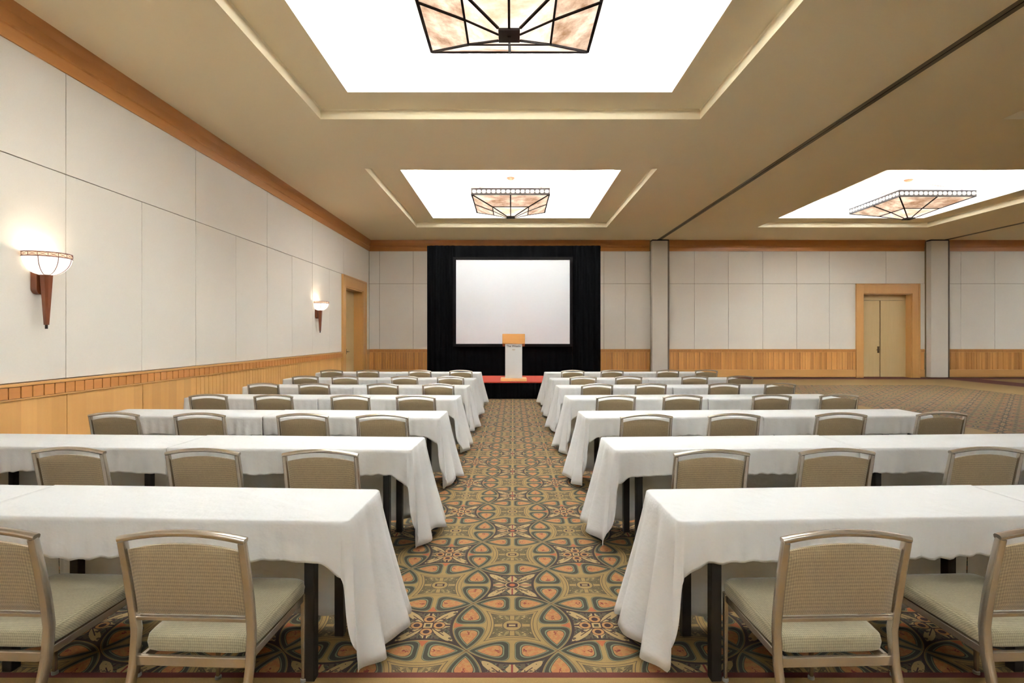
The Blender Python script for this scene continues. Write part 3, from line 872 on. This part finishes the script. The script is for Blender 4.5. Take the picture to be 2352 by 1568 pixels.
# ------------------------------------------------------------------ chairs
def make_chair():
    root = empty('banquet_chair', (0, 0, 0))
    def post_yz(z):
        P = [(0, -.345), (.2, -.285), (.38, -.235), (.50, -.225), (.62, -.243), (.74, -.266), (.86, -.292)]
        for (a, ya), (b_, yb) in zip(P[:-1], P[1:]):
            if z <= b_: return ya+(yb-ya)*(z-a)/(b_-a)
        return P[-1][1]
    for s in (-1, 1):
        b = MB(); zs = [0.012, .1, .2, .3, .38, .44, .5, .56, .62, .68, .74, .80, .858]
        b.sweep([(s*(.224 if z > .5 else .222), post_yz(z), z) for z in zs], .028, .040, up=(0, 1, 0), n=12, exp=3.2,
                scales=[.72, .78, .86, .94, 1, 1, 1, 1, 1, .97, .94, .9, .86])
        b.build('back_post', M['chair_metal'], root, smooth=True)
        b = MB(); b.sweep([(s*.203, .248, z) for z in (.012, .2, .41)], .024, .026, up=(0, 1, 0), n=10, exp=3, scales=[.72, .86, 1])
        lg = b.build('leg', M['chair_metal'], root, smooth=True)
        b = MB(); b.lathe([(.014, 0), (.014, .012), (.009, .016)], s*.203, .248, n=10); b.build('foot_glide', M['glide'], lg, smooth=True)
    b = MB()
    b.box(-.214, .214, -.238, -.222, .368, .405)
    for s in (-1, 1): b.box(min(s*.190, s*.208), max(s*.190, s*.208), -.222, .25, .372, .404)
    b.box(-.2, .2, .242, .258, .372, .404)
    b.build('seat_frame', M['chair_metal'], root, bevel=0.003)
    b = MB()
    b.sweep([(x, post_yz(.86)+.002, .862+.026*(1-(x/.235)**2)) for x in [-.236+.472*k/16 for k in range(17)]], .032, .024, up=(0, 0, 1), n=10, exp=2.6)
    b.build('top_rail', M['chair_metal'], root, smooth=True)
    b = MB(); b.sweep([(-.212, post_yz(.548), .548), (0, post_yz(.548)-.004, .550), (.212, post_yz(.548), .548)], .024, .02, up=(0, 0, 1), n=8, exp=3)
    b.build('cross_rail', M['chair_metal'], root, smooth=True)
    # seat cushion
    b = MB(); nx, ny = 14, 14; prof = [(0, .0), (.006, .012), (.0, .05), (.008, .064), (.03, .072), (.06, .075)]
    def cush(u, v, ins):   # u,v in -1..1
        wx = .203+.014*(v+1)/2-ins; x = u*wx; yy = .022+v*(.240-ins); return x, yy
    per = []
    N = 48
    def sq(th, e=11.0):
        c, d = math.cos(th), math.sin(th)
        return math.copysign(abs(c)**(2/e), c), math.copysign(abs(d)**(2/e), d)
    rings = [(.010, .406), (.0, .414), (-.004, .44), (0.0, .464), (.010, .475), (.035, .480), (.10, .484), (.18, .485)]
    o = len(b.v)
    for ins, z in rings:
        for q in range(N):
            u, v = sq(2*PI*q/N); x, yy = cush(u, v, ins); b.v.append((x, yy, z))
    for i in range(len(rings)-1):
        for q in range(N):
            a = o+i*N+q; c = o+i*N+(q+1) % N; b.f.append((a, c, c+N, a+N))
    b.f.append(tuple(o+q for q in reversed(range(N)))); b.f.append(tuple(o+(len(rings)-1)*N+q for q in range(N)))
    b.build('seat_cushion', M['seat_fabric'], root, smooth=True)
    # back pad
    b = MB(); nx = 16; nz = 8
    def pad(i, k, front):
        x = -.206+.412*i/nx; zt = .822+.026*(1-(x/.206)**2); z = .566+(zt-.566)*k/nz
        e = min(min(i, nx-i)/1.5, min(k, nz-k)/1.0, 1.0); th = .006+.014*math.sqrt(max(0, e))
        return (x, post_yz(z)+(th if front else -th)+.002, z)
    for fr in (0, 1):
        o = len(b.v)
        for k in range(nz+1):
            for i in range(nx+1): b.v.append(pad(i, k, fr))
        for k in range(nz):
            for i in range(nx):
                a = o+k*(nx+1)+i; b.f.append((a, a+1, a+nx+2, a+nx+1))
    S = (nx+1)*(nz+1)
    edge = [i for i in range(nx+1)]+[k*(nx+1)+nx for k in range(1, nz+1)]+[nz*(nx+1)+i for i in range(nx-1, -1, -1)]+[k*(nx+1) for k in range(nz-1, 0, -1)]
    for p, q in zip(edge, edge[1:]+edge[:1]): b.f.append((p, q, q+S, p+S))
    b.build('backrest', M['fabric'], root, smooth=True)
    return root
ch0 = make_chair(); cused = False
rows = [  # (left edge px, right edge px, y px of the top corners) outward from the aisle
 ([(272, 563, 1246), (-206, 87, 1240)], [(1797, 2092, 1245), (2285, 2582, 1238)]),
 ([(648, 823, 1047), (380, 550, 1045), (75, 240, 1040)], [(1548, 1722, 1045), (1838, 2008, 1043), (2180, 2352, 1036)]),
 ([(818, 938, 963), (636, 753, 960), (400, 516, 955), (204, 318, 955)], [(1425, 1545, 959), (1628, 1745, 959), (1875, 1990, 955), (2105, 2222, 955)]),
 ([(910, 1000, 916), (760, 849, 914), (584, 671, 911), (434, 522, 912)], [(1370, 1460, 914), (1523, 1613, 913), (1729, 1817, 911), (1883, 1972, 909)]),
 ([(970, 1043, 888), (843, 915, 888), (686, 756, 887), (570, 639, 886)], [(1335, 1408, 888), (1459, 1531, 887), (1628, 1700, 886), (1756, 1828, 885)]),
 ([(1004, 1065, 870), (899, 959, 870), (763, 821, 869), (671, 731, 868)], [(1309, 1370, 870), (1413, 1475, 869), (1565, 1627, 868), (1669, 1731, 868)]),
 ([(1032, 1085, 855), (938, 990, 855), (819, 870, 854), (736, 787, 854)], [(1289, 1342, 855), (1380, 1432, 855), (1508, 1560, 854), (1597, 1648, 854)]),
]
pos = ['first', 'second', 'third', 'fourth']
rowd = [1.885, 3.22, 4.68, 6.15, 7.62, 9.02, 10.6]
rnd = random.Random(3)
for r, (Lf, Rt) in enumerate(rows):
    for sd, lst in ((-1, Lf), (1, Rt)):
        for k, (a, c, yy) in enumerate(lst):
            cx = (a+c)/2
            X = (cx-1178)/1196*rowd[r]*1.0
            d = rowd[r]+math.tan(ANG)*max(0, abs(X)-1.2)
            X = (cx-1178)/1196*d
            o = ch0 if not cused else copy_tree(ch0); cused = True
            rz = ANG*sd*.8+rnd.uniform(-.015, .015)
            # top corners sit .292 behind the origin
            o.location = (X-.292*math.sin(rz), d+.292*math.cos(rz), 0); o.rotation_euler = (0, 0, rz)
            tag(o, 'beige woven metal-framed chair, %s %s of the aisle, %s' % (pos[k], 'left' if sd < 0 else 'right', rowname[r]),
                'chair', 'banquet chairs along the cloth-covered rows')

# ------------------------------------------------------------------ world, camera, view
w = bpy.data.worlds.new('world'); sc.world = w; w.use_nodes = True
w.node_tree.nodes['Background'].inputs[0].default_value = (.9, .85, .75, 1); w.node_tree.nodes['Background'].inputs[1].default_value = 0.0
cam = bpy.data.cameras.new('camera'); co = bpy.data.objects.new('camera', cam); COL.objects.link(co)
cam.sensor_width = 36; cam.lens = 36*1196/2352; co.location = (0, 0, CAMZ); co.rotation_euler = (PI/2, 0, 0)
cam.shift_x = -2/2352; cam.shift_y = -14/2352; cam.clip_start = .05; cam.clip_end = 100
sc.camera = co
sc.view_settings.view_transform = 'Standard'; sc.view_settings.look = 'None'; sc.view_settings.gamma = 1
sc.view_settings.use_curve_mapping = False
sc.view_settings.exposure = 1.64
